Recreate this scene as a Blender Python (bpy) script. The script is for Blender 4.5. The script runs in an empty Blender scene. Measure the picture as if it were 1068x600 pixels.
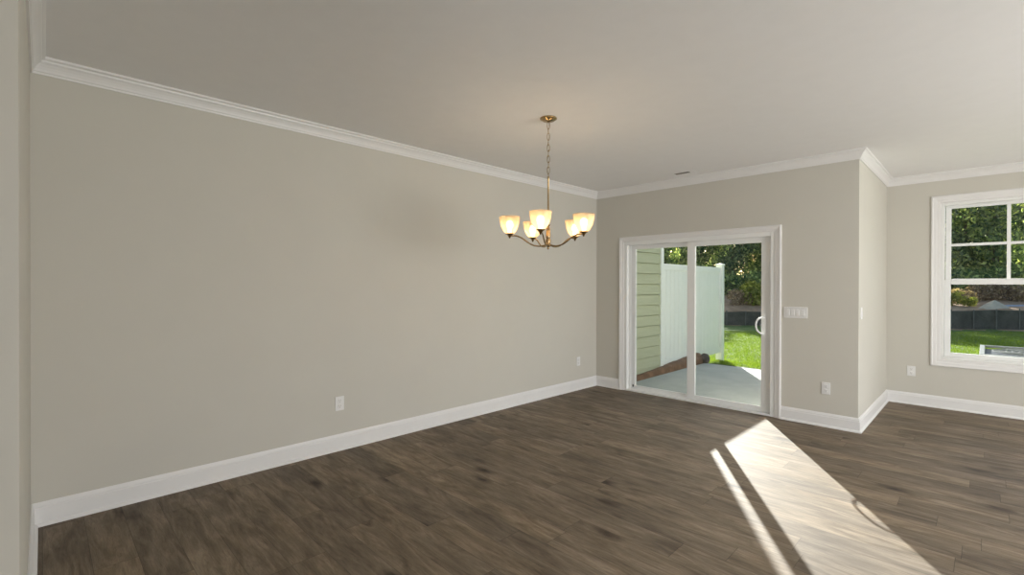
import bpy, bmesh, math, random
from mathutils import Vector, Matrix, noise

S = bpy.context.scene
COL = S.collection

# ------------------------------------------------------------------ camera
YAW, PITCH, ROLL = 45.1216, -0.2498, 0.1276
cam = bpy.data.cameras.new('camera')
cam.sensor_fit = 'HORIZONTAL'; cam.sensor_width = 36.0
cam.lens = 492.26 * 36.0 / 1068.0
cam.clip_start = 0.05; cam.clip_end = 300
co = bpy.data.objects.new('camera', cam); COL.objects.link(co)
_a, _t, _r = math.radians(YAW), math.radians(PITCH), math.radians(ROLL)
F = Vector((-math.sin(_a), math.cos(_a), 0)); R = Vector((math.cos(_a), math.sin(_a), 0)); U = Vector((0, 0, 1))
F2 = F*math.cos(_t) + U*math.sin(_t); U2 = -F*math.sin(_t) + U*math.cos(_t)
R3 = R*math.cos(_r) + U2*math.sin(_r); U3 = -R*math.sin(_r) + U2*math.cos(_r)
co.matrix_world = Matrix(((R3.x, U3.x, -F2.x, 0), (R3.y, U3.y, -F2.y, 0), (R3.z, U3.z, -F2.z, 1.4177), (0, 0, 0, 1)))
S.camera = co

# ------------------------------------------------------------------ exposure, sky, sun
S.view_settings.view_transform = 'Standard'; S.view_settings.look = 'None'
S.view_settings.gamma = 1.0; S.view_settings.use_curve_mapping = False
S.view_settings.exposure = 0.15
SUN = Vector((0.539, -0.842, -0.425)).normalized()      # direction the sunlight travels
SUN_ENERGY = 12.3
SKY = 0.18
w = bpy.data.worlds.new('world'); S.world = w; w.use_nodes = True
nt = w.node_tree; nt.nodes.clear()
wo = nt.nodes.new('ShaderNodeOutputWorld'); bg = nt.nodes.new('ShaderNodeBackground')
sk = nt.nodes.new('ShaderNodeTexSky'); sk.sky_type = 'NISHITA'; sk.sun_disc = False
sk.sun_elevation = math.radians(23); sk.sun_rotation = math.atan2(-SUN.x, -SUN.y)
sk.air_density = 1.0; sk.dust_density = 1.6; sk.ozone_density = 1.0
bg.inputs['Strength'].default_value = SKY
nt.links.new(sk.outputs[0], bg.inputs[0]); nt.links.new(bg.outputs[0], wo.inputs[0])
sun = bpy.data.lights.new('sun', 'SUN'); sun.energy = SUN_ENERGY; sun.angle = math.radians(0.5); sun.color = (1, .965, .92)
so = bpy.data.objects.new('sun', sun); COL.objects.link(so); so.location = (-20, 30, 15)
so.rotation_euler = SUN.to_track_quat('-Z', 'Y').to_euler()

def area(name, loc, target_dir, sx, sy, energy, color):
    l = bpy.data.lights.new(name, 'AREA'); l.shape = 'RECTANGLE'; l.size = sx; l.size_y = sy
    l.energy = energy; l.color = color
    o = bpy.data.objects.new(name, l); COL.objects.link(o); o.location = loc
    o.rotation_euler = Vector(target_dir).to_track_quat('-Z', 'Y').to_euler()
    return o
# added fill lights behind made-up, unseen windows in far, right and rear walls
FILL_COL = (.985, .99, 1.0)
area('fill_far', (2.05, 7.72, 1.40), (0, -1, 0), 2.1, 1.9, 10, FILL_COL)
area('fill_right', (3.62, 3.4, 1.35), (-1, 0, .08), 3.2, 2.1, 195, FILL_COL)
area('fill_rear', (2.2, -4.22, 1.35), (0, 1, .3), 1.9, 2.1, 80, FILL_COL)

# ------------------------------------------------------------------ node helpers
def new_mat(name):
    m = bpy.data.materials.new(name); m.use_nodes = True
    n = m.node_tree; b = n.nodes['Principled BSDF']
    return m, n, b
def lk(n, a, b): n.links.new(a, b)
def ramp(n, fac, stops):
    r = n.nodes.new('ShaderNodeValToRGB'); e = r.color_ramp.elements
    e[0].position, e[0].color = stops[0][0], (*stops[0][1], 1)
    e[1].position, e[1].color = stops[-1][0], (*stops[-1][1], 1)
    for p, c in stops[1:-1]:
        x = e.new(p); x.color = (*c, 1)
    lk(n, fac, r.inputs[0]); return r.outputs[0]
def noise_tex(n, vec, scale, detail=4, rough=.55, dist=0):
    t = n.nodes.new('ShaderNodeTexNoise'); t.inputs['Scale'].default_value = scale
    t.inputs['Detail'].default_value = detail; t.inputs['Roughness'].default_value = rough
    t.inputs['Distortion'].default_value = dist
    if vec is not None: lk(n, vec, t.inputs['Vector'])
    return t.outputs['Fac']
def mapping(n, vec, scale=(1, 1, 1), loc=(0, 0, 0)):
    m = n.nodes.new('ShaderNodeMapping'); m.inputs['Scale'].default_value = scale; m.inputs['Location'].default_value = loc
    lk(n, vec, m.inputs['Vector']); return m.outputs[0]
def coord(n, kind='Object'):
    return n.nodes.new('ShaderNodeTexCoord').outputs[kind]
def math_n(n, op, a, b=None, c=None):
    m = n.nodes.new('ShaderNodeMath'); m.operation = op
    for i, v in enumerate((a, b, c)):
        if v is None: continue
        if isinstance(v, (int, float)): m.inputs[i].default_value = v
        else: lk(n, v, m.inputs[i])
    return m.outputs[0]
def mixc(n, fac, a, b, mode='MIX'):
    m = n.nodes.new('ShaderNodeMix'); m.data_type = 'RGBA'; m.blend_type = mode
    if isinstance(fac, (int, float)): m.inputs['Factor'].default_value = fac
    else: lk(n, fac, m.inputs['Factor'])
    for k, v in (('A', a), ('B', b)):
        s = [i for i in m.inputs if i.name == k and i.type == 'RGBA'][0]
        if isinstance(v, tuple): s.default_value = (*v, 1)
        else: lk(n, v, s)
    return [o for o in m.outputs if o.type == 'RGBA'][0]
def bump(n, b, h, strength, dist=.01):
    k = n.nodes.new('ShaderNodeBump'); k.inputs['Strength'].default_value = strength; k.inputs['Distance'].default_value = dist
    lk(n, h, k.inputs['Height']); lk(n, k.outputs[0], b.inputs['Normal'])
def plain(name, col, rough=.5, metal=0, spec=.5, var=.0, scale=8, bmp=0, bscale=200):
    m, n, b = new_mat(name)
    b.inputs['Roughness'].default_value = rough; b.inputs['Metallic'].default_value = metal
    b.inputs['Specular IOR Level'].default_value = spec
    c = coord(n)
    f = noise_tex(n, c, scale)
    lo = tuple(x*(1-var) for x in col); hi = tuple(min(1, x*(1+var)) for x in col)
    lk(n, ramp(n, f, [(.3, lo), (.7, hi)]), b.inputs['Base Color'])
    if bmp: bump(n, b, noise_tex(n, c, bscale), bmp, .002)
    return m

M = {}
M['wall'] = plain('greige wall paint', (.585, .560, .498), .75, spec=.25, var=.012, scale=2.5, bmp=.12, bscale=260)
M['ceiling'] = plain('ceiling paint', (.86, .85, .845), .85, spec=.2, var=.01, bmp=.1, bscale=180)
M['trim'] = plain('white trim paint', (.78, .765, .75), .38, spec=.45, var=.01)
M['vinyl'] = plain('white vinyl', (.82, .82, .80), .35, spec=.5, var=.01)
M['plate'] = plain('white plastic plate', (.78, .77, .75), .35)
M['slot'] = plain('dark slot', (.03, .03, .03), .6)
M['rubber'] = plain('dark gasket', (.05, .05, .05), .6)
M['brass'] = plain('brushed antique brass', (.42, .30, .16), .24, metal=1, var=.12, scale=60)
M['ventm'] = plain('vent enamel', (.30, .28, .25), .6)
M['fence'] = plain('white vinyl fence', (.79, .81, .78), .45, var=.02)
M['silt'] = plain('black silt fabric', (.085, .082, .074), .9, var=.35, scale=3)
M['stake'] = plain('grey wooden stake', (.14, .14, .13), .8, var=.2)
M['sand'] = plain('pale sand', (.62, .53, .40), .95, var=.1, bmp=.5, bscale=8)
M['acm'] = plain('pale grey enamel', (.26, .275, .27), .9, spec=.1, var=.03)
M['acdark'] = plain('dark fan grille', (.10, .11, .12), .5, metal=.4)
M['bark'] = plain('tree bark', (.16, .13, .10), .95, var=.35, scale=5, bmp=.6, bscale=12)
M['road'] = plain('blue grey asphalt', (.20, .22, .27), .8, var=.06)
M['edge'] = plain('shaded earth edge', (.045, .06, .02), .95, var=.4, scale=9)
M['tarp'] = plain('blue grey tarpaulin', (.42, .47, .55), .5, var=.06)
M['stone'] = plain('dark stone', (.09, .08, .07), .8, var=.3)

def glass_mat():
    m = bpy.data.materials.new('window glass'); m.use_nodes = True; n = m.node_tree; n.nodes.clear()
    o = n.nodes.new('ShaderNodeOutputMaterial'); t = n.nodes.new('ShaderNodeBsdfTransparent'); g = n.nodes.new('ShaderNodeBsdfGlossy')
    t.inputs['Color'].default_value = (.95, .97, .96, 1); g.inputs['Roughness'].default_value = .0
    fr = n.nodes.new('ShaderNodeFresnel'); fr.inputs['IOR'].default_value = 1.35
    mx = n.nodes.new('ShaderNodeMixShader'); lk(n, fr.outputs[0], mx.inputs[0]); lk(n, t.outputs[0], mx.inputs[1]); lk(n, g.outputs[0], mx.inputs[2])
    lk(n, mx.outputs[0], o.inputs[0]); return m
M['glass'] = glass_mat()

def floor_mat():
    m, n, b = new_mat('dark oak vinyl planks')
    c = coord(n)
    s = n.nodes.new('ShaderNodeSeparateXYZ'); lk(n, c, s.inputs[0])
    PW, PL = .178, 1.22
    row = math_n(n, 'FLOOR', math_n(n, 'DIVIDE', s.outputs['Y'], PW))
    wr = n.nodes.new('ShaderNodeTexWhiteNoise'); wr.noise_dimensions = '1D'; lk(n, row, wr.inputs['W'])
    xo = math_n(n, 'ADD', math_n(n, 'DIVIDE', s.outputs['X'], PL), math_n(n, 'MULTIPLY', wr.outputs['Value'], 3.7))
    colm = math_n(n, 'FLOOR', xo)
    idn = n.nodes.new('ShaderNodeCombineXYZ'); lk(n, row, idn.inputs[0]); lk(n, colm, idn.inputs[1])
    wn = n.nodes.new('ShaderNodeTexWhiteNoise'); wn.noise_dimensions = '3D'; lk(n, idn.outputs[0], wn.inputs['Vector'])
    # each plank samples its own piece of grain
    off = n.nodes.new('ShaderNodeVectorMath'); off.operation = 'SCALE'; lk(n, wn.outputs['Color'], off.inputs[0]); off.inputs['Scale'].default_value = 23
    add = n.nodes.new('ShaderNodeVectorMath'); add.operation = 'ADD'; lk(n, c, add.inputs[0]); lk(n, off.outputs[0], add.inputs[1])
    v = add.outputs[0]
    g1 = noise_tex(n, mapping(n, v, (1.0, 5.5, 1)), 2.2, 7, .62, 1.6)
    g2 = noise_tex(n, mapping(n, v, (3.0, 36, 1)), 3.0, 6, .7, .8)
    g3 = noise_tex(n, mapping(n, v, (.8, 2.4, 1)), 2.0, 3, .5, .4)
    base = ramp(n, g1, [(.25, (.100, .074, .048)), (.43, (.174, .134, .094)), (.58, (.234, .187, .138)), (.80, (.330, .272, .210))])
    fine = ramp(n, g2, [(.30, (.62, .61, .60)), (.52, (1, 1, 1)), (.75, (1.22, 1.21, 1.18))])
    c1 = mixc(n, .85, base, fine, 'MULTIPLY')
    big = ramp(n, g3, [(.3, (.60, .585, .56)), (.7, (1.28, 1.26, 1.22))])
    c2 = mixc(n, .8, c1, big, 'MULTIPLY')
    tone = ramp(n, wn.outputs['Value'], [(0, (.84, .84, .85)), (.5, (.98, .98, .97)), (1, (1.14, 1.13, 1.09))])
    c3 = mixc(n, 1, c2, tone, 'MULTIPLY')
    g4 = noise_tex(n, mapping(n, v, (9, 120, 1)), 4.0, 4, .7, .2)
    c3 = mixc(n, .6, c3, ramp(n, g4, [(.3, (.72, .71, .70)), (.7, (1.22, 1.22, 1.21))]), 'MULTIPLY')
    # knots
    vo = n.nodes.new('ShaderNodeTexVoronoi'); vo.inputs['Scale'].default_value = 1.7
    dn = n.nodes.new('ShaderNodeTexNoise'); dn.inputs['Scale'].default_value = 14; lk(n, v, dn.inputs['Vector'])
    dsc = n.nodes.new('ShaderNodeVectorMath'); dsc.operation = 'SCALE'; dsc.inputs['Scale'].default_value = .07; lk(n, dn.outputs['Color'], dsc.inputs[0])
    dadd = n.nodes.new('ShaderNodeVectorMath'); dadd.operation = 'ADD'; lk(n, mapping(n, v, (.9, 2.0, 0)), dadd.inputs[0]); lk(n, dsc.outputs[0], dadd.inputs[1])
    lk(n, dadd.outputs[0], vo.inputs['Vector'])
    kn = ramp(n, vo.outputs['Distance'], [(.03, (.10, .09, .085)), (.08, (.45, .42, .40)), (.19, (1, 1, 1))])
    c4 = mixc(n, .9, c3, kn, 'MULTIPLY')
    # joints
    fy = math_n(n, 'FRACT', math_n(n, 'DIVIDE', s.outputs['Y'], PW)); fx = math_n(n, 'FRACT', xo)
    ey = math_n(n, 'MINIMUM', fy, math_n(n, 'SUBTRACT', 1, fy)); ex = math_n(n, 'MINIMUM', fx, math_n(n, 'SUBTRACT', 1, fx))
    jy = math_n(n, 'LESS_THAN', ey, .007); jx = math_n(n, 'LESS_THAN', ex, .0012)
    j = math_n(n, 'MAXIMUM', jy, jx)
    c5 = mixc(n, math_n(n, 'MULTIPLY', j, .55), c4, (.02, .014, .01))
    lk(n, c5, b.inputs['Base Color'])
    b.inputs['Specular IOR Level'].default_value = .30
    lk(n, math_n(n, 'ADD', math_n(n, 'MULTIPLY', g2, .12), .56), b.inputs['Roughness'])
    h = math_n(n, 'SUBTRACT', math_n(n, 'MULTIPLY', g2, .6), math_n(n, 'MULTIPLY', j, 1.2))
    bump(n, b, h, .22, .002)
    return m
M['floor'] = floor_mat()

def concrete():
    m, n, b = new_mat('patio concrete'); c = coord(n)
    f = noise_tex(n, c, 3, 8, .65)
    lk(n, ramp(n, f, [(.25, (.40, .42, .39)), (.75, (.56, .57, .53))]), b.inputs['Base Color'])
    b.inputs['Roughness'].default_value = .85; bump(n, b, noise_tex(n, c, 60), .3, .004); return m
M['concrete'] = concrete()
def soil(name, lo, mid, hi, sc):
    m, n, b = new_mat(name); c = coord(n)
    lk(n, ramp(n, noise_tex(n, c, sc, 8, .7, .5), [(.3, lo), (.5, mid), (.72, hi)]), b.inputs['Base Color'])
    b.inputs['Roughness'].default_value = .95; bump(n, b, noise_tex(n, c, sc*6), .8, .03); return m
M['soil'] = soil('brown soil', (.10, .055, .03), (.20, .115, .065), (.34, .19, .11), 7)
M['bank'] = soil('red clay bank', (.22, .13, .07), (.50, .32, .19), (.80, .55, .36), 1.3)
M['lawn'] = soil('lawn turf', (.07, .12, .025), (.15, .22, .045), (.24, .32, .08), 5)

def leaf(name, lo, hi, trans=.45):
    m = bpy.data.materials.new(name); m.use_nodes = True; n = m.node_tree; n.nodes.clear()
    o = n.nodes.new('ShaderNodeOutputMaterial'); d = n.nodes.new('ShaderNodeBsdfDiffuse'); t = n.nodes.new('ShaderNodeBsdfTranslucent')
    oi = n.nodes.new('ShaderNodeNewGeometry')
    col = ramp(n, oi.outputs['Random Per Island'], [(0, lo), (.55, tuple(a*.75+b*.25 for a, b in zip(lo, hi))), (.85, tuple(a*.5+b*.5 for a, b in zip(lo, hi))), (1, hi)])
    lk(n, col, d.inputs[0]); lk(n, mixc(n, 1, col, (1.5, 1.5, .6), 'MULTIPLY'), t.inputs[0])
    mx = n.nodes.new('ShaderNodeMixShader'); mx.inputs[0].default_value = trans
    lk(n, d.outputs[0], mx.inputs[1]); lk(n, t.outputs[0], mx.inputs[2]); lk(n, mx.outputs[0], o.inputs[0]); return m
M['leaf_dark'] = leaf('dark green leaves', (.03, .075, .065), (.70, .80, .52), .5)
M['leaf_mid'] = leaf('mid green leaves', (.05, .12, .08), (.80, .88, .48), .55)
M['leaf_yellow'] = leaf('yellow green leaves', (.16, .20, .05), (.60, .58, .22))
M['leaf_brown'] = leaf('brown dry leaves', (.22, .16, .13), (.80, .64, .52), .4)
M['blade'] = leaf('grass blades', (.13, .21, .03), (.36, .46, .11), .35)
def siding_mat():
    m, n, b = new_mat('sage green siding'); c = coord(n)
    lk(n, ramp(n, noise_tex(n, mapping(n, c, (1, 1, 14)), 3, 5), [(.3, (.39, .41, .275)), (.7, (.45, .465, .325))]), b.inputs['Base Color'])
    b.inputs['Roughness'].default_value = .65; return m
M['siding'] = siding_mat()
def bulbglass():
    m, n, b = new_mat('frosted alabaster glass shade'); c = coord(n)
    lk(n, ramp(n, noise_tex(n, c, 30, 4, .6, 1), [(.3, (.74, .64, .50)), (.7, (.84, .76, .64))]), b.inputs['Base Color'])
    b.inputs['Roughness'].default_value = .35
    out = n.nodes['Material Output']; tl = n.nodes.new('ShaderNodeBsdfTranslucent'); tl.inputs[0].default_value = (.66, .53, .38, 1)
    mx = n.nodes.new('ShaderNodeMixShader'); mx.inputs[0].default_value = .6
    tp = n.nodes.new('ShaderNodeBsdfTransparent'); tp.inputs[0].default_value = (1, .93, .82, 1)
    m2 = n.nodes.new('ShaderNodeMixShader'); m2.inputs[0].default_value = .42
    lk(n, b.outputs[0], mx.inputs[1]); lk(n, tl.outputs[0], mx.inputs[2]); lk(n, mx.outputs[0], m2.inputs[1]); lk(n, tp.outputs[0], m2.inputs[2]); lk(n, m2.outputs[0], out.inputs[0]); return m
M['shade'] = bulbglass()
def bulb_mat():
    m, n, b = new_mat('lit bulb'); b.inputs['Emission Color'].default_value = (1, .80, .55, 1); b.inputs['Emission Strength'].default_value = 34; return m
M['bulb'] = bulb_mat()

# ------------------------------------------------------------------ mesh helpers
class MB:
    def __init__(s): s.b = bmesh.new()
    def box(s, x0, x1, y0, y1, z0, z1, bev=0):
        t = bmesh.new(); bmesh.ops.create_cube(t, size=1)
        for v in t.verts:
            v.co = Vector(((x0+x1)/2+v.co.x*(x1-x0), (y0+y1)/2+v.co.y*(y1-y0), (z0+z1)/2+v.co.z*(z1-z0)))
        if bev: bmesh.ops.bevel(t, geom=t.edges[:], offset=bev, segments=2, affect='EDGES', profile=.6)
        s.merge(t); return s
    def merge(s, t):
        me = bpy.data.meshes.new('_'); t.to_mesh(me); t.free(); s.b.from_mesh(me); bpy.data.meshes.remove(me)
    def tube(s, pts, rad, seg=10, cap=True, closed=False):
        pts = [Vector(p) for p in pts]; n = len(pts)
        rs = rad if isinstance(rad, (list, tuple)) else [rad]*n
        rings = []; prev = None
        for i, p in enumerate(pts):
            if closed: d = pts[(i+1) % n]-pts[i-1]
            else: d = pts[min(i+1, n-1)]-pts[max(i-1, 0)]
            d.normalize()
            if prev is None:
                a = d.orthogonal().normalized()
            else:
                a = (prev-d*prev.dot(d)).normalized()
            prev = a; bb = d.cross(a)
            rings.append([s.b.verts.new(p+(a*math.cos(2*math.pi*k/seg)+bb*math.sin(2*math.pi*k/seg))*rs[i]) for k in range(seg)])
        for i in range(n if closed else n-1):
            A, B = rings[i], rings[(i+1) % n]
            for k in range(seg):
                f = s.b.faces.new((A[k], A[(k+1) % seg], B[(k+1) % seg], B[k])); f.smooth = True
        if cap and not closed:
            s.b.faces.new(rings[0][::-1]); s.b.faces.new(rings[-1])
        return s
    def lathe(s, prof, cx, cy, z0=0, seg=24, closed=False):
        rings = []
        for r, z in prof:
            r = max(r, .0004)
            rings.append([s.b.verts.new((cx+r*math.cos(2*math.pi*k/seg), cy+r*math.sin(2*math.pi*k/seg), z0+z)) for k in range(seg)])
        for A, B in zip(rings, rings[1:]):
            for k in range(seg):
                f = s.b.faces.new((A[k], A[(k+1) % seg], B[(k+1) % seg], B[k])); f.smooth = True
        return s
    def build(s, name, mat, parent=None, matrix=None):
        bmesh.ops.recalc_face_normals(s.b, faces=s.b.faces[:])
        me = bpy.data.meshes.new(name); s.b.to_mesh(me); s.b.free()
        me.materials.append(M[mat]); o = bpy.data.objects.new(name, me); COL.objects.link(o)
        if parent is not None:
            o.parent = parent
            o.matrix_parent_inverse = Matrix.Translation(-parent_world(parent))
        return o
def parent_world(p):
    v = Vector(p.location)
    while p.parent: p = p.parent; v = v + Vector(p.location)
    return v
# meshes are built in world coordinates; children get their root's offset removed by re-centring below
def recenter(root):
    """Bring the children's meshes into the root's own frame (root moved to its location)."""
    off = Vector(root.location)
    def go(o):
        for c in o.children:
            if c.type == 'MESH': c.data.transform(Matrix.Translation(-off)); c.matrix_parent_inverse = Matrix.Identity(4)
            go(c)
    for c in [x for x in bpy.data.objects if x.parent is root]: pass
    stack = [root]
    while stack:
        p = stack.pop()
        for c in [x for x in bpy.data.objects if x.parent is p]:
            if c.type == 'MESH': c.data.transform(Matrix.Translation(-off)); c.matrix_parent_inverse = Matrix.Identity(4)
            stack.append(c)
def thing(name, loc, label=None, cat=None, group=None, kind=None):
    o = bpy.data.objects.new(name, None); COL.objects.link(o); o.location = loc; o.empty_display_size = .05
    return tag(o, label, cat, group, kind)
def tag(o, label=None, cat=None, group=None, kind=None):
    if label: o['label'] = label
    if cat: o['category'] = cat
    if group: o['group'] = group
    if kind: o['kind'] = kind
    return o
def struct(o): o['kind'] = 'structure'; return o
def copy_tree(o, parent=None):
    c = o.copy(); COL.objects.link(c)
    if parent is not None: c.parent = parent
    for ch in [x for x in bpy.data.objects if x.parent is o]: copy_tree(ch, c)
    return c

# ------------------------------------------------------------------ room shell
H = 2.74
XL, YB, XC, YF, Y0, XN, XR, YR = -3.9175, 5.60, -.8686, 7.414, -.048, -2.0, 3.4, -4.0
T = .16
struct(MB().box(XL-T, XR+T, YR-T, YF+T, -.14, 0).build('floor', 'floor'))
# the floor slab must not poke out under the patio: cut it to the room outline
fl = bpy.data.objects['floor']; bm = bmesh.new()
poly = [(XN, YR), (XN, Y0), (XL, Y0), (XL, YB), (XC, YB), (XC, YF), (XR, YF), (XR, YR)]
DX0, DX1, DZ = -3.47, -1.607, 2.01           # rough opening of the sliding door
def grow(poly, d):
    out = []
    n = len(poly)
    for i in range(n):
        a, b, c = Vector(poly[i-1]), Vector(poly[i]), Vector(poly[(i+1) % n])
        e1 = (b-a).normalized(); e2 = (c-b).normalized()
        n1 = Vector((-e1.y, e1.x)); n2 = Vector((-e2.y, e2.x))       # outward (left of travel)
        m = (n1+n2); m = m/ (1+n1.dot(n2))
        out.append(b+m*d)
    return out
def slab(name, pts, z0, z1, mat):
    b = bmesh.new()
    vs = [b.verts.new((p[0], p[1], z0)) for p in pts]; f = b.faces.new(vs)
    r = bmesh.ops.extrude_face_region(b, geom=[f])
    for v in r['geom']:
        if isinstance(v, bmesh.types.BMVert): v.co.z = z1
    m = MB(); m.merge(b); return m
bpy.data.objects.remove(fl)
struct(slab('floor', grow(poly, T), -.14, 0, 'floor').build('floor', 'floor'))
struct(slab('ceiling', grow(poly, T), H, H+.25, 'ceiling').build('ceiling', 'ceiling'))

struct(MB().box(XL-T, XL, Y0-T, YB+T, 0, H).build('wall_left', 'wall'))
struct(MB().box(XL, DX0, YB, YB+T, 0, H).box(DX1, XC-T, YB, YB+T, 0, H).box(DX0, DX1, YB, YB+T, DZ, H).box(XC-T, XC, YB, YB+T, 0, H).build('wall_back', 'wall'))
struct(MB().box(XC-T, XC, YB+T, YF+T, 0, H).build('wall_side', 'wall'))
WX0, WX1, WZ0, WZ1 = -.372, .722, .575, 2.385   # window opening
struct(MB().box(XC, WX0, YF, YF+T, 0, H).box(WX1, 1.0, YF, YF+T, 0, H).box(3.1, XR+T, YF, YF+T, 0, H).box(1.0, 3.1, YF, YF+T, 0, WZ0).box(1.0, 3.1, YF, YF+T, WZ1, H).box(WX0, WX1, YF, YF+T, 0, WZ0).box(WX0, WX1, YF, YF+T, WZ1, H).build('wall_far', 'wall'))
RW = [(1.8, 5.0)]
m = MB().box(XR, XR+T, 5.0, YF, 0, H).box(XR, XR+T, YR-T, 1.8, 0, H)
for a, b in RW: m.box(XR, XR+T, a, b, 0, .3).box(XR, XR+T, a, b, 2.4, H)
struct(m.build('wall_right', 'wall'))
struct(MB().box(XN-T, 1.25, YR-T, YR, 0, H).box(3.15, XR, YR-T, YR, 0, H).box(1.25, 3.15, YR-T, YR, 0, .3).box(1.25, 3.15, YR-T, YR, 2.4, H).build('wall_rear', 'wall'))
struct(MB().box(XL, XN, Y0-T, Y0, 0, H).box(XN-T, XN, YR, Y0-T, 0, H).build('wall_front', 'wall'))

struct(MB().box(-.62, -.5, YR, -.6, 0, H).build('wall_light_blocker', 'wall'))  # added unseen wall that blocks the rear fill from the left side
# mouldings: each wall's run is mitred against its neighbours
def offset_pt(i, d):
    n = len(poly); a, b, c = Vector(poly[i-1]), Vector(poly[i]), Vector(poly[(i+1) % n])
    e1 = (b-a).normalized(); e2 = (c-b).normalized()
    n1 = Vector((e1.y, -e1.x)); n2 = Vector((e2.y, -e2.x))
    return b+(n1+n2)/(1+n1.dot(n2))*d
def run(i, prof, z, cuts=None):
    """profile (offset, height) swept along side i -> i+1; cuts = list of (start,end) world coordinate limits along the side, None = mitre"""
    b = MB(); j = (i+1) % len(poly)
    P, Q = Vector(poly[i]), Vector(poly[j]); e = (Q-P).normalized(); nrm = Vector((e.y, -e.x))
    for c0, c1 in (cuts or [(None, None)]):
        rings = []
        for k, (lim, idx) in enumerate(((c0, i), (c1, j))):
            ring = []
            for d, h in prof:
                if lim is None: p = offset_pt(idx, d)
                else: p = P+e*lim+nrm*d
                ring.append(b.b.verts.new((p.x, p.y, z+h)))
            rings.append(ring)
        A, B = rings
        for k in range(len(prof)):
            k2 = (k+1) % len(prof); b.b.faces.new((A[k], A[k2], B[k2], B[k]))
        b.b.faces.new(A[::-1]); b.b.faces.new(B)
    return b
CROWN = [(0, -.093), (.009, -.093), (.011, -.082), (.016, -.078), (.020, -.066), (.027, -.052), (.037, -.038), (.047, -.029), (.050, -.019), (.057, -.016), (.064, -.012), (.064, 0), (0, 0)]
BASE = [(0, 0), (.030, 0), (.030, .007), (.027, .013), (.021, .018), (.016, .020), (.016, .104), (.0125, .107), (.0125, .118), (.009, .127), (.005, .1376), (0, .1376)]
names = ['hall', 'front', 'left', 'back', 'side', 'far', 'right', 'rear']
for i in range(8):
    struct(run(i, CROWN, H).build('trim_%d' % (i+1), 'trim'))
CX0, CX1, CT = -3.534, -1.543, 2.073
for i, nm in enumerate(names):
    cuts = None
    if nm == 'back': cuts = [(None, CX0-XL), (CX1-XL, None)]
    struct(run(i, BASE, 0, cuts).build('baseboard_'+nm, 'trim'))

# ------------------------------------------------------------------ sliding door
def casing(x0, x1, z0, z1, wid, y, sides=4):
    """picture frame casing with stepped profile, standing on wall plane y (room is -y)"""
    m = MB(); d = .018
    prof = [(0, 0), (0, -d), (.012, -d-.004), (.02, -d), (wid*.55, -d+.003), (wid*.6, -.011), (wid-.006, -.010), (wid, -.006), (wid, 0)]
    segs = {}
    def ring(cx, cz, sx, sz):
        return [m.b.verts.new((cx+sx*o, y+dy, cz+sz*o)) for o, dy in prof]
    TL = ring(x0, z1, 1, -1); TR = ring(x1, z1, -1, -1)
    BLv = ring(x0, z0, 1, 1 if sides == 4 else 0); BR = ring(x1, z0, -1, 1 if sides == 4 else 0)
    loops = [(BLv, TL), (TL, TR), (TR, BR)] + ([(BR, BLv)] if sides == 4 else [])
    for A, B in loops:
        for k in range(len(prof)):
            k2 = (k+1) % len(prof); m.b.faces.new((A[k], A[k2], B[k2], B[k]))
    if sides != 4: m.b.faces.new(BLv); m.b.faces.new(BR[::-1])
    return m
def frame(x0, x1, z0, z1, y0, y1, wl, wr, wb, wt, bev=.004):
    m = MB()
    m.box(x0, x0+wl, y0, y1, z0, z1, bev).box(x1-wr, x1, y0, y1, z0, z1, bev)
    m.box(x0+wl, x1-wr, y0, y1, z0, z0+wb, bev).box(x0+wl, x1-wr, y0, y1, z1-wt, z1, bev)
    return m
d = struct(thing('door_1', ((DX0+DX1)/2, YB, 0)))
casing(CX0, CX1, 0, CT, .066, YB, 3).build('door_casing', 'trim', d)
# outer frame with tracks
m = frame(DX0, DX1, 0, DZ, YB-.002, YB+T+.02, .045, .045, .022, .05)
m.box(DX0+.045, DX1-.045, YB+.050, YB+.058, .022, .036).box(DX0+.045, DX1-.045, YB+.100, YB+.108, .022, .032)
m.box(DX0+.045, DX0+.075, YB+.052, YB+.060, .022, DZ-.05)
m.build('door_frame', 'vinyl', d)
# fixed panel (left, outer track)
fp = frame(-3.425, -2.560, .024, 1.962, YB+.095, YB+.135, .075, .050, .042, .052).build('fixed_panel', 'vinyl', d)
MB().box(-3.35, -2.61, YB+.113, YB+.117, .066, 1.91).build('pane', 'glass', fp)
# sliding panel (right, inner track)
sp = frame(-2.600, -1.655, .030, 1.962, YB+.038, YB+.075, .097, .100, .052, .062).build('sliding_panel', 'vinyl', d)
MB().box(-2.505, -1.755, YB+.055, YB+.059, .082, 1.90).build('pane', 'glass', sp)
hp = [(-1.722, YB+.036, .895), (-1.727, YB+.000, .893), (-1.752, YB-.020, .905), (-1.777, YB-.026, .935), (-1.787, YB-.028, .984), (-1.777, YB-.026, 1.033), (-1.752, YB-.020, 1.062), (-1.727, YB+.000, 1.075), (-1.722, YB+.036, 1.073)]
def smooth(pts, n=5):
    out = []
    P = [Vector(p) for p in pts]; P = [P[0]]+P+[P[-1]]
    for i in range(1, len(P)-2):
        for k in range(n):
            t = k/n
            out.append(.5*((2*P[i])+(-P[i-1]+P[i+1])*t+(2*P[i-1]-5*P[i]+4*P[i+1]-P[i+2])*t*t+(-P[i-1]+3*P[i]-3*P[i+1]+P[i+2])*t**3))
    out.append(P[-2]); return out
MB().tube(smooth(hp), .0095, 10).box(-1.742, -1.702, YB+.028, YB+.036, .855, 1.115, .003).build('door_handle', 'vinyl', sp)
MB().box(-1.732, -1.712, YB+.020, YB+.030, 1.085, 1.105, .003).build('thumb_latch', 'vinyl', sp)
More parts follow.
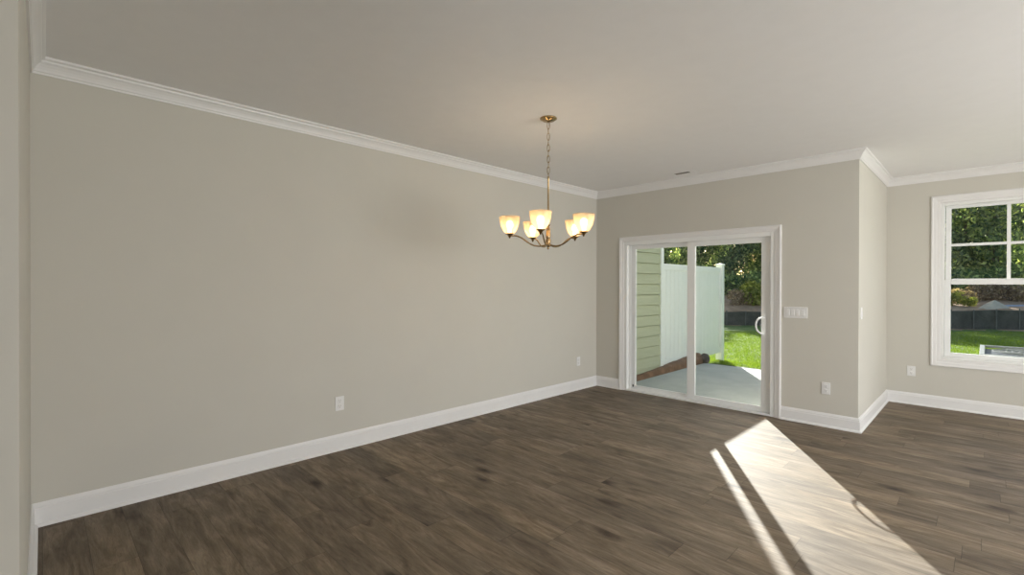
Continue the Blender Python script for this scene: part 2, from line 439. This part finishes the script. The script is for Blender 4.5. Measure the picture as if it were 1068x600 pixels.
MB().box(-3.385, -3.37, YB+.085, YB+.095, .045, .075, .003).build('track_stop', 'rubber', d)
recenter(d)

# ------------------------------------------------------------------ window
wd = struct(thing('window_1', (.175, YF, WZ0)))
casing(-.457, .807, .489, 2.471, .085, YF, 4).build('window_casing', 'trim', wd)
frame(WX0, WX1, WZ0, WZ1, YF-.001, YF+T, .030, .030, .030, .030).build('window_frame', 'vinyl', wd)
us = frame(-.335, .685, 1.455, 2.355, YF+.075, YF+.105, .048, .048, .052, .035).build('upper_sash', 'vinyl', wd)
MB().box(-.287, .637, YF+.088, YF+.092, 1.507, 2.32).build('pane', 'glass', us)
MB().box(.160, .190, YF+.080, YF+.100, 1.507, 2.32, .003).box(-.287, .637, YF+.081, YF+.099, 1.882, 1.912, .003).build('muntin', 'vinyl', us)
ls = frame(-.340, .690, .605, 1.492, YF+.035, YF+.072, .052, .052, .045, .052).build('lower_sash', 'vinyl', wd)
MB().box(-.288, .638, YF+.05, YF+.054, .65, 1.44).build('pane', 'glass', ls)
MB().box(.14, .21, YF+.030, YF+.05, 1.492, 1.505, .003).build('sash_lock', 'vinyl', ls)
recenter(wd)
# frames of the added, unseen windows in front of the fill lights
for k, (a, b) in enumerate(RW):
    m = MB(); x0, x1 = XR+.02, XR+.09
    m.box(x0, x1, a, a+.06, .3, 2.4).box(x0, x1, b-.06, b, .3, 2.4).box(x0, x1, a, b, .3, .36).box(x0, x1, a, b, 2.34, 2.4).box(x0, x1, (a+b)/2-.03, (a+b)/2+.03, .36, 2.34)
    struct(m.build('window_%d' % (k+2), 'vinyl'))
struct(MB().box(1.25, 1.31, YR-.09, YR-.02, .3, 2.4).box(3.09, 3.15, YR-.09, YR-.02, .3, 2.4).box(1.31, 3.09, YR-.09, YR-.02, .3, .36).box(1.31, 3.09, YR-.09, YR-.02, 2.34, 2.4).build('window_4', 'vinyl'))
struct(MB().box(1.0, 1.06, YF+.02, YF+.09, WZ0, WZ1).box(3.04, 3.1, YF+.02, YF+.09, WZ0, WZ1).box(2.02, 2.08, YF+.02, YF+.09, WZ0, WZ1).box(1.06, 3.04, YF+.02, YF+.09, WZ0, WZ0+.06).box(1.06, 3.04, YF+.02, YF+.09, WZ1-.06, WZ1).build('window_5', 'vinyl'))

# ------------------------------------------------------------------ outlets and switches
# plates are built facing -y around the origin, then turned to their wall
def outlet(name, loc, rz, label):
    t = thing(name, (0, 0, 0), label, 'outlet', 'duplex wall outlets')
    MB().box(-.038, .038, -.0065, 0, -.060, .060, .0025).build('cover_plate', 'plate', t)
    for s in (-1, 1):
        r = MB(); r.box(-.0165, .0165, -.0095, -.004, s*.0235-.0165, s*.0235+.0165, .003)
        rc = r.build('receptacle', 'plate', t)
        MB().box(-.0085, -.0060, -.0102, -.009, s*.0235-.001, s*.0235+.010).box(.0060, .0085, -.0102, -.009, s*.0235-.001, s*.0235+.010).box(-.003, .003, -.0102, -.009, s*.0235-.011, s*.0235-.006).build('slots', 'ventm', rc)
    MB().lathe([(.0, 0), (.0030, 0), (.0030, .0008)], 0, 0).build('screw', 'plate', t)
    sc = [o for o in bpy.data.objects if o.parent is t and o.name.startswith('screw')][0]
    sc.rotation_euler = (math.pi/2, 0, 0); sc.location = (0, -.0065, 0)
    t.location = loc; t.rotation_euler = (0, 0, rz)
    return t
QL = math.pi/2      # faces +x
outlet('wall_outlet', (XL, 1.811, .400), QL, 'white duplex outlet low on the long left wall, nearer the camera')
outlet('wall_outlet', (XL, 5.177, .386), QL, 'white duplex outlet on the long left wall near the far corner')
outlet('wall_outlet', (-1.134, YB, .387), 0, 'white duplex outlet below the switches right of the sliding door')
outlet('wall_outlet', (-.630, YF, .399), 0, 'white duplex outlet left of and below the double-hung window')
def switches(name, loc, rz, n, label):
    t = thing(name, (0, 0, 0), label, 'light switch')
    W = .0355+.0460*n/1.0 if n > 1 else .076
    MB().box(-W/2, W/2, -.0065, 0, -.0585, .0585, .0025).build('cover_plate', 'plate', t)
    for k in range(n):
        x = (k-(n-1)/2)*.046
        m = MB(); m.box(x-.0165, x+.0165, -.0085, -.004, -.0335, .0335, .001)
        rk = m.build('rocker_surround', 'plate', t)
        p = MB(); p.box(x-.0145, x+.0145, -.0115, -.006, -.0305, .0305, .0015)
        for v in p.b.verts:
            if v.co.y < -.009: v.co.y += (.0025 if v.co.z > 0 else -.0015)
        p.build('rocker', 'plate', rk)
    t.location = loc; t.rotation_euler = (0, 0, rz); return t
switches('switch_plate', (-1.408, YB, 1.140), 0, 4, 'wide white rocker switch plate right of the sliding door')
switches('switch_plate', (XC, 5.725, 1.150), QL, 1, 'narrow white switch plate on the bright return wall, seen edge-on')

# ------------------------------------------------------------------ ceiling vent
v = thing('ceiling_vent', (-2.516, 5.317, H), 'small grey slotted air vent in the ceiling above the sliding door', 'vent')
m = MB()
m.box(-.15, .15, -.075, -.038, -.004, 0, .001).box(-.15, .15, .038, .075, -.004, 0, .001).box(-.15, -.088, -.038, .038, -.004, 0, .001).box(.088, .15, -.038, .038, -.004, 0, .001)
o = m.build('frame', 'ceiling'); o.parent = v
m = MB().box(-.088, .088, -.038, .038, -.001, 0); o = m.build('duct_backing', 'slot'); o.parent = v
for k in range(4):
    y = -.028+k*.018
    m = MB().box(-.088, .088, y, y+.002, -.004, -.001); o = m.build('louvre', 'ventm'); o.parent = v

# ------------------------------------------------------------------ chandelier
CX, CY = -2.445, 2.837
ch = thing('chandelier', (CX, CY, H), 'brass five-arm chandelier with lit frosted glass shades hanging from the ceiling', 'chandelier')
MB().lathe([(0, 0), (.066, 0), (.068, -.004), (.066, -.009), (.056, -.014), (.050, -.020), (.020, -.026), (.012, -.032), (.0, -.034)], CX, CY, H).build('canopy', 'brass', ch)
ztop, zrod = H-.036, 2.262
n = 10; step = (ztop-zrod)/n
for k in range(n):
    zc = ztop-(k+.5)*step; L = step*.5+.0075; wd_ = .0105; pts = []
    for q in range(20):
        a = 2*math.pi*q/20; x = wd_*math.cos(a); z = L*math.sin(a)
        z = (abs(math.sin(a))**.8)*L*(1 if math.sin(a) >= 0 else -1)
        pts.append((CX+x*math.cos(k*math.pi/2+.7), CY+x*math.sin(k*math.pi/2+.7), zc+z))
    MB().tube(pts, .0021, 6, closed=True).build('chain_link', 'brass', ch)
MB().tube([(CX+.004*math.sin(i*1.7), CY+.004*math.cos(i*1.7), ztop-(ztop-zrod)*i/16) for i in range(17)], .0016, 5).build('lamp_cord', 'brass', ch)
MB().lathe([(.0, .02), (.0075, .018), (.009, 0), (.0075, -.004), (.0075, -.345), (.010, -.35), (.0, -.352)], CX, CY, zrod).build('rod', 'brass', ch)
ZB = 1.702
body = [(0, 0), (.005, .002), (.010, .010), (.0055, .018), (.010, .021), (.028, .026), (.031, .033), (.028, .041), (.020, .045), (.018, .052), (.0225, .062), (.021, .080), (.014, .086), (.0175, .090), (.019, .100), (.017, .140), (.0125, .175), (.0095, .185), (.0155, .189), (.0165, .195), (.0110, .200), (.0085, .215), (0, .217)]
MB().lathe(body, CX, CY, ZB).build('centre_column', 'brass', ch)
SH = [(.024, 0), (.032, .002), (.046, .012), (.059, .032), (.069, .058), (.076, .088), (.0815, .118), (.083, .130), (.0808, .130), (.0792, .118), (.0738, .088), (.0668, .059), (.057, .034), (.044, .015), (.031, .005), (.0, .004)]
for k in range(5):
    a = math.radians(300.12+72*k-0.0); ca, sa = math.cos(a), math.sin(a)
    P = lambda r, z: (CX+ca*r, CY+sa*r, z)
    arm = [P(.024, ZB+.034), P(.07, ZB+.026), P(.12, ZB+.034), P(.165, ZB+.058), P(.21, ZB+.090), P(.255, ZB+.107), P(.290, ZB+.107), P(.303, ZB+.112), P(.305, ZB+.122)]
    am = MB().tube(smooth(arm, 4), .0058, 8).build('arm', 'brass', ch)
    sx, sy = CX+ca*.305, CY+sa*.305
    MB().lathe([(0, -.012), (.006, -.010), (.009, 0), (.012, .004), (.021, .016), (.034, .022), (.036, .027), (.030, .029), (0, .029)], sx, sy, ZB+.098, 20).build('socket_cup', 'brass', am)
    sh = MB().lathe(SH, sx, sy, ZB+.126, 32).build('lamp_shade', 'shade', ch)
    MB().lathe([(0, 0), (.010, .001), (.012, .020), (.014, .036), (.021, .050), (.025, .066), (.022, .082), (.012, .091), (0, .093)], sx, sy, ZB+.131, 16).build('bulb', 'bulb', sh)
recenter(ch)

# ------------------------------------------------------------------ outside: ground
struct(MB().box(-3.80, XC-T-.005, YB+T+.022, 8.99, -.30, -.06, .006).build('patio_slab', 'concrete'))
FA = Vector((-7.1, 20.6)); FD = Vector((.832, .555)).normalized(); FN = Vector((-FD.y, FD.x))
def gz(x, y):
    s = FN.dot(Vector((x, y))-FA)
    z = -.22
    if s > 0:
        t = min(s, 1.2)/1.2; z += .72*t*t*(3-2*t)+max(0, min(s-1.2, 9))*.085 + max(0, s-10.2)*.03
        z += .16*noise.noise(Vector((x*.5, y*.5, 0)))*min(1, s) + .06*noise.noise(Vector((x*2, y*2, 3)))*min(1, s)
    else:
        if y < 10.8 and x < -1: t = max(0, min(1, (10.8-y)/1.3)); z += .10*t*t*(3-2*t)
        z += .018*noise.noise(Vector((x*1.7, y*1.7, 0)))+.01*noise.noise(Vector((x*5, y*5, 0)))
    return z
def grid(name, mat, x0, x1, y0, y1, nx, ny, test):
    m = MB(); V = {}
    for i in range(nx+1):
        for j in range(ny+1):
            x, y = x0+(x1-x0)*i/nx, y0+(y1-y0)*j/ny
            V[i, j] = m.b.verts.new((x, y, gz(x, y)))
    for i in range(nx):
        for j in range(ny):
            x, y = x0+(x1-x0)*(i+.5)/nx, y0+(y1-y0)*(j+.5)/ny
            if test(x, y):
                f = m.b.faces.new((V[i, j], V[i+1, j], V[i+1, j+1], V[i, j+1])); f.smooth = True
    for v_ in [v_ for v_ in m.b.verts if not v_.link_faces]: m.b.verts.remove(v_)
    return m
sd = lambda x, y: FN.dot(Vector((x, y))-FA)
struct(grid('lawn', 'lawn', -40, 30, 7.7, 46, 160, 110, lambda x, y: sd(x, y) < .4).build('lawn', 'lawn'))
struct(MB().box(-40, 30, -14, 7.75, -.45, -.26).build('ground', 'lawn'))
struct(grid('bank', 'bank', -50, 50, 6, 80, 160, 130, lambda x, y: sd(x, y) > -.35).build('dirt_bank', 'bank'))
# soil strip between the patio and the fence
m = MB(); n = 60; rows = []
for i in range(n+1):
    y = 5.79+(8.92-5.79)*i/n; row = []
    t = (y-5.79)/3.13; hgt = .03+.165*t**1.3
    for x, z in ((-3.803, -.12), (-3.797, -.058), (-3.815, -.058+hgt*.7), (-3.855, -.058+hgt), ((-3.893 if y < 7.6 else -4.06), -.058+hgt), ((-3.897 if y < 7.6 else -4.14), -.3)):
        row.append(m.b.verts.new((x+.006*noise.noise(Vector((y*6, x*9, 1))), y, z+.016*noise.noise(Vector((y*7, x*20, 0))))))
    rows.append(row)
for A, B in zip(rows, rows[1:]):
    for k in range(5):
        f = m.b.faces.new((A[k], A[k+1], B[k+1], B[k])); f.smooth = True
m.b.faces.new(rows[0]); m.b.faces.new(rows[-1][::-1])
tag(m.build('soil_strip', 'soil'), 'raised strip of bare brown soil between the patio slab and the siding and fence', 'soil', kind='stuff')
struct(MB().box(-3.80, -1.0, 8.992, 9.34, -.30, -.105, .01).build('trim_9', 'edge'))  # dark strip beyond the slab; the gap's shade is put into its colour
b = bmesh.new(); bmesh.ops.create_icosphere(b, subdivisions=3, radius=.5)
for v_ in b.verts:
    v_.co *= 1+.25*noise.noise(v_.co*3); v_.co = Vector((v_.co.x*.20-3.80, v_.co.y*.16+9.02, v_.co.z*.20+.02))
m = MB(); m.merge(b)
tag(m.build('stone', 'stone'), 'dark stone lying at the far end of the brown soil strip', 'stone')
# grass blades on the sunlit lawn
random.seed(4); vs, fs = [], []
cam_r = lambda x, y: (x*R.x+y*R.y)/(x*F.x+y*F.y)
while len(fs) < 42000:
    Zd = random.uniform(8.4, 17); r = random.choice([random.uniform(.40, .56), random.uniform(.90, 1.10)])
    p = F*Zd+R*(Zd*r); x, y = p.x, p.y
    if y < 9.33 and r < .8: continue
    if y < YF+.4: continue
    if -.2 < x < 1.2 and 7.9 < y < 9.5: continue
    z = gz(x, y)-.004; a = random.uniform(0, math.pi); h = random.uniform(.025, .06); wv = .006
    i = len(vs); dx, dy = math.cos(a)*wv, math.sin(a)*wv; lx, ly = random.uniform(-.02, .02), random.uniform(-.02, .02)
    vs += [(x-dx, y-dy, z), (x+dx, y+dy, z), (x+lx, y+ly, z+h)]; fs.append((i, i+1, i+2))
me = bpy.data.meshes.new('grass'); me.from_pydata(vs, [], fs); me.materials.append(M['blade'])
g = bpy.data.objects.new('grass', me); COL.objects.link(g)
tag(g, 'short bright green grass growing on the lawn beyond the patio', 'grass', kind='stuff')

# ------------------------------------------------------------------ neighbouring wing with lap siding
wg = thing('neighbour_house', (-3.9, 6.6, -.3), 'sage green house wall with lap siding and white corner board beside the patio', 'house')
m = MB(); y0, y1 = YB+T+.03, 7.46; z = -.10; prof = []
LAP = .172
while z < 5.2:
    prof += [(.024, z), (.004, z+LAP-.010), (-.018, z+LAP-.010), (-.018, z+LAP)]; z += LAP
pts = [(x, zz) for x, zz in prof]
A = [m.b.verts.new((-3.924+x, y0, zz)) for x, zz in pts]; B = [m.b.verts.new((-3.924+x, y1, zz)) for x, zz in pts]
for k in range(len(pts)-1): m.b.faces.new((A[k], A[k+1], B[k+1], B[k]))
m.box(-10, -3.945, y0, y1, -.30, z)
m.build('lap_siding', 'siding', wg)
MB().box(-4.02, -3.893, y1-.005, y1+.09, -.12, 5.2, .004).build('corner_board', 'fence', wg)
MB().box(-10.3, -3.65, y0, y1+.3, z, z+.25).build('eave', 'fence', wg)
MB().box(-10, -3.90, y0, y1+.02, -.30, -.105).build('foundation', 'concrete', wg)
recenter(wg)

# ------------------------------------------------------------------ vinyl privacy fence
fn = thing('privacy_fence', (-3.95, 8.8, -.3), 'white vinyl privacy fence panel along the left edge of the patio', 'fence')
m = MB(); y = 7.57; bw = .150
while y < 10.02:
    e = min(y+bw-.006, 10.04); m.box(-3.955, -3.935, y, e, .05, 1.75, .004); y += bw
m.build('fence_panel', 'fence', fn)
MB().box(-3.970, -3.920, 7.57, 10.05, 1.69, 1.80, .006).build('top_rail', 'fence', fn)
MB().box(-3.970, -3.920, 7.57, 10.05, .02, .13, .006).build('bottom_rail', 'fence', fn)
p = MB().box(-4.008, -3.881, 10.04, 10.167, -.40, 1.862, .008).build('post', 'fence', fn)
c = MB(); c.box(-4.016, -3.873, 10.032, 10.175, 1.852, 1.872, .004)
t_ = [c.b.verts.new(q) for q in ((-4.016, 10.032, 1.872), (-3.873, 10.032, 1.872), (-3.873, 10.175, 1.872), (-4.016, 10.175, 1.872), (-3.9445, 10.1035, 1.895))]
for k in range(4): c.b.faces.new((t_[k], t_[(k+1) % 4], t_[4]))
c.build('post_cap', 'fence', p)
recenter(fn)

# ------------------------------------------------------------------ silt fence
sf = thing('silt_fence', (-7.1, 20.6, -.25), 'low black fabric silt fence on grey stakes across the back of the lawn', 'fence')
m = MB(); n = 240; L0, L1 = -12, 26; tv = []
for i in range(n+1):
    s_ = L0+(L1-L0)*i/n; sag = -.03*abs(math.sin(math.pi*s_/2.2)); wv = .03*math.sin(s_*3.1)+.02*noise.noise(Vector((s_, 0, 0)))
    p = FA+FD*s_+FN*(wv-.02)
    zt = .36+sag+.02*max(0, min(s_, 12))
    tv.append([m.b.verts.new((p.x, p.y, -.30)), m.b.verts.new((p.x, p.y, zt)), m.b.verts.new((p.x+FN.x*.012, p.y+FN.y*.012, zt)), m.b.verts.new((p.x+FN.x*.012, p.y+FN.y*.012, -.30))])
for A, B in zip(tv, tv[1:]):
    for k in range(3): m.b.faces.new((A[k], A[k+1], B[k+1], B[k]))
m.build('fabric', 'silt', sf)
s_ = L0+.4
while s_ < L1:
    p = FA+FD*s_-FN*.055
    MB().box(p.x-.018, p.x+.018, p.y-.018, p.y+.018, -.32, .37+.02*max(0, min(s_, 12))+random.uniform(0, .05), .003).build('stake', 'stake', sf)
    s_ += .73
recenter(sf)

# ------------------------------------------------------------------ sand pile and road behind the silt fence
m = MB(); sx, sy = .25, 27.3
rings = []
for i in range(9):
    rr = 1-i/8; ring = []
    for k in range(36):
        a = 2*math.pi*k/36; rad = rr*(1+.10*math.sin(3*a+1)+.06*math.sin(5*a)); 
        hx = (1-rr)**.9
        px, py = sx+math.cos(a)*rad*1.3*FD.x+math.sin(a)*rad*.7*FN.x, sy+math.cos(a)*rad*1.3*FD.y+math.sin(a)*rad*.7*FN.y
        ring.append(m.b.verts.new((px, py, -.05+.93*hx+.04*noise.noise(Vector((px*3, py*3, 0))))))
    rings.append(ring)
for A, B in zip(rings, rings[1:]):
    for k in range(36):
        f = m.b.faces.new((A[k], A[(k+1) % 36], B[(k+1) % 36], B[k])); f.smooth = True
m.b.faces.new(rings[0])
tag(m.build('sand_pile', 'sand'), 'pale beige sand pile behind the black silt fence, seen through the window', 'sand pile')

m = MB(); q = FA+FD*11.6+FN*2.2; n = 20; rows = []
for i in range(n+1):
    a = i/n*2.4-.9; row = []
    for k in range(9):
        c = k/8; hz = math.sin(math.pi*c)**.6*.22+.03*noise.noise(Vector((i*.5, k*.7, 2)))
        px, py = q.x+FD.x*a+FN.x*c*.9, q.y+FD.y*a+FN.y*c*.9
        row.append(m.b.verts.new((px, py, .42+hz)))
    rows.append(row)
for A, B in zip(rows, rows[1:]):
    for k in range(8):
        f = m.b.faces.new((A[k], A[k+1], B[k+1], B[k])); f.smooth = True
for row in (rows[0], rows[-1]): m.b.faces.new(row)
m.b.faces.new([rw[0] for rw in rows]+[rw[-1] for rw in rows][::-1])
tag(m.build('tarpaulin', 'tarp'), 'blue-grey tarpaulin heap on the dirt bank right of the sand pile', 'tarpaulin')

# ------------------------------------------------------------------ outdoor condenser under the window
ac = thing('air_conditioner', (.42, 8.55, -.25), 'pale grey outdoor air conditioner standing on the lawn below the window', 'air conditioner')
ax0, ax1, ay0, ay1, az = -.055, .995, 8.05, 9.35, .60
m = MB(); m.box(ax0, ax1, ay0, ay1, -.17, -.05, .01)
for (x, y) in ((ax0, ay0), (ax1-.05, ay0), (ax0, ay1-.05), (ax1-.05, ay1-.05)): m.box(x, x+.05, y, y+.05, -.05, az-.03, .006)
z = -.02
while z < az-.08:
    m.box(ax0+.012, ax1-.012, ay0+.012, ay0+.022, z, z+.022).box(ax0+.012, ax1-.012, ay1-.022, ay1-.012, z, z+.022)
    m.box(ax0+.012, ax0+.022, ay0+.02, ay1-.02, z, z+.022).box(ax1-.022, ax1-.012, ay0+.02, ay1-.02, z, z+.022); z += .04
m.build('cabinet', 'acm', ac)
MB().box(ax0+.03, ax1-.03, ay0+.03, ay1-.03, -.05, az-.05).build('coil', 'acdark', ac)
m = MB()
m.box(ax0, ax0+.05, ay0, ay1, az-.03, az, .008).box(ax1-.05, ax1, ay0, ay1, az-.03, az, .008).box(ax0+.05, ax1-.05, ay0, ay0+.05, az-.03, az, .008).box(ax0+.05, ax1-.05, ay1-.05, ay1, az-.03, az, .008)
m.build('top_rim', 'acm', ac)
m = MB(); cxx, cyy = (ax0+ax1)/2, (ay0+ay1)/2
for k in range(7):
    rr = .06+k*.058; m.tube([(cxx+rr*math.cos(2*math.pi*q/28), cyy+rr*math.sin(2*math.pi*q/28), az-.006) for q in range(28)], .005, 5, closed=True)
for k in range(8):
    a = math.pi*k/4; m.tube([(cxx+.03*math.cos(a), cyy+.03*math.sin(a), az-.008), (cxx+.39*math.cos(a), cyy+.39*math.sin(a), az-.008)], .005, 5)
m.build('fan_grille', 'acm', ac)
MB().box(ax0-.08, ax1+.08, ay0-.08, ay1+.08, -.30, -.17, .01).build('concrete_pad', 'concrete', ac)
recenter(ac)

# ------------------------------------------------------------------ trees and shrubs
def leaf_mesh(name, blobs, n, size, seed, mat):
    rnd = random.Random(seed); vs, fs = [], []
    tot = sum(b[3]**2 for b in blobs)
    for bx, by, bz, br in blobs:
        for _ in range(int(n*br*br/tot)):
            d = Vector((rnd.gauss(0, 1), rnd.gauss(0, 1), rnd.gauss(0, 1))).normalized()
            rr = br*(rnd.random()**.35)*(1+.25*noise.noise(d*2.5+Vector((bx, by, bz))))
            c = Vector((bx, by, bz))+d*rr
            nn = (d+Vector((rnd.gauss(0, .7), rnd.gauss(0, .7), rnd.gauss(0, .7)))).normalized()
            a = nn.orthogonal().normalized(); b_ = nn.cross(a); th = rnd.random()*6.28
            a, b_ = a*math.cos(th)+b_*math.sin(th), b_*math.cos(th)-a*math.sin(th)
            s = size*rnd.uniform(.6, 1.35); i = len(vs)
            vs += [c-a*s, c+b_*s*.5, c+a*s, c-b_*s*.5]; fs.append((i, i+1, i+2, i+3))
    me = bpy.data.meshes.new(name); me.from_pydata([tuple(v_) for v_ in vs], [], fs); me.materials.append(M[mat]); return me
def make_tree(seed, mat, h=7.0, n=4600):
    rnd = random.Random(seed)
    t = bpy.data.objects.new('tree', None); COL.objects.link(t)
    blobs = []
    for k in range(11):
        z = (.14+.74*k/10)*h; spread = 1.25*(1-abs(z/h-.45)*.9)
        a = rnd.uniform(0, 6.28); rr = rnd.uniform(.2, 1)*spread
        blobs.append((math.cos(a)*rr, math.sin(a)*rr, z, rnd.uniform(.85, 1.35)))
    m = MB(); tp = [(0, 0, -.3), (.06, .02, h*.2), (-.05, .06, h*.45), (.04, -.03, h*.7), (0, 0, h*.9)]
    m.tube(smooth(tp, 4), [.17*(1-.8*i/16) for i in range(17)], 8)
    for b in blobs[:7]: m.tube([(0, 0, b[2]*.6), (b[0]*.5, b[1]*.5, b[2]*.82), (b[0], b[1], b[2])], [.06, .04, .015], 6)
    tr = m.build('trunk', 'bark'); tr.parent = t
    f = bpy.data.objects.new('foliage', leaf_mesh('foliage', blobs, n, .15, seed, mat)); COL.objects.link(f); f.parent = t
    return t
protos = [make_tree(11, 'leaf_dark'), make_tree(23, 'leaf_mid'), make_tree(37, 'leaf_dark')]
kinds = ['dark', 'mid green', 'dark']
rnd = random.Random(7)
used = [False]*3
spots = []
# (screen column, depth, height) of every tree in view, front row then back row
for px, Zd, h in ((652, 31, 5.6), (694, 30, 5.6), (728, 31.5, 6.0), (762, 29.5, 5.8), (796, 31, 6.2),
                  (830, 29, 6.4), (866, 29, 6.4), (942, 27.5, 5.8),
                  (974, 27, 7.0), (1006, 27.5, 7.4), (1038, 26, 7.2), (1070, 27, 7.4),
                  (712, 37, 8.2), (750, 38, 8.4), (788, 37, 8.2), (992, 34, 10.0), (1056, 34, 10.0)):
    spots.append((px, Zd, h))
# openings: outer left trees belong to door view, right ones to window view
words = ['at the left edge of the sliding door view', 'front row, seen over the fence through the left door panel', 'front row, over the middle of the vinyl fence',
         'front row, just right of the fence post', 'front row, above the door handle',
         'hidden behind the back wall, first right of the door view', 'hidden behind the back wall near its switch plate', 'hidden just left of the window',
         'front row, partly behind the left casing of the window', 'front row, left half of the left window panes', 'front row, right half of the left window panes', 'front row, right of the muntin in the window',
         'tall back row, over the left part of the vinyl fence', 'tall back row, above the fence post', 'tall back row, at the right of the door view',
         'tall back row, at the left of the window view', 'tall back row, beside the vertical muntin']
for i, (px, Zd, h) in enumerate(spots):
    k = i % 3
    t = protos[k] if not used[k] else copy_tree(protos[k]); used[k] = True
    r_ = (px-534)/492.26; p = F*Zd+R*(Zd*r_); s = h/7.0
    t.location = (p.x, p.y, gz(p.x, p.y)); t.scale = (s*.85, s*.85, s); t.rotation_euler = (0, 0, rnd.uniform(0, 6.28))
    tag(t, kinds[k]+' leafy tree '+words[i], 'tree', 'trees beyond the lawn')
def make_shrub(seed, mat, n=1500, size=.085):
    rnd_ = random.Random(seed); t = bpy.data.objects.new('shrub', None); COL.objects.link(t)
    blobs = [(rnd_.uniform(-.6, .6), rnd_.uniform(-.5, .5), rnd_.uniform(.3, .75), rnd_.uniform(.35, .55)) for _ in range(6)]
    m = MB()
    for b in blobs: m.tube([(0, 0, -.1), (b[0]*.5, b[1]*.5, b[2]*.5), b[:3]], [.03, .02, .008], 6)
    o = m.build('stem', 'bark'); o.parent = t
    f = bpy.data.objects.new('foliage', leaf_mesh('foliage', blobs, n, size, seed, mat)); COL.objects.link(f); f.parent = t
    return t
sp_ = [make_shrub(3, 'leaf_yellow'), make_shrub(5, 'leaf_brown'), make_shrub(9, 'leaf_mid')]
us_ = [False]*3
sh = [  # px, depth, scale, kind, words
    (790, 21.8, .95, 0, 'yellow-green shrub on the bank at the right edge of the door view'),
    (770, 21.6, .6, 1, 'brown dry shrub on the bank right of the fence post'),
    (779, 25.5, 1.2, 2, 'green shrub at the foot of the trees, behind the yellow one'),
    (758, 25.5, 1.2, 2, 'green shrub at the foot of the trees behind the fence post'),
    (735, 28.0, 1.6, 2, 'green shrub low behind the middle of the vinyl fence'),
    (990, 20.4, .62, 0, 'yellow-green shrub on the bank at the left of the lower window pane'),
    (1003, 21.2, .62, 1, 'brown dry shrub on the bank left of the sand pile'),
    (1019, 21.8, .66, 1, 'brown dry shrub on the bank behind the left end of the sand pile'),
    (1036, 21.6, .7, 1, 'brown dry shrub on the bank behind the sand pile peak'),
    (1054, 21.2, .66, 1, 'brown dry shrub on the bank behind the right end of the sand pile'),
    (1072, 21.2, .66, 1, 'brown dry shrub on the bank at the right edge of the window'),
    (995, 24.5, 1.3, 2, 'green shrub under the trees at the left of the window'),
    (1023, 24.5, 1.2, 2, 'green shrub under the trees, left of the muntin'),
    (1047, 24.5, 1.3, 2, 'green shrub under the trees, below the muntin'),
    (1011, 19.9, .34, 0, 'small yellow-green shrub on the bank beside the sand pile'),
]
for px, Zd, s, k, lab in sh:
    t = sp_[k] if not us_[k] else copy_tree(sp_[k]); us_[k] = True
    r_ = (px-534)/492.26; p = F*Zd+R*(Zd*r_)
    t.location = (p.x, p.y, gz(p.x, p.y)); t.scale = (s, s, s); t.rotation_euler = (0, 0, rnd.uniform(0, 6.28))
    tag(t, lab, 'shrub', 'shrubs on the dirt bank')
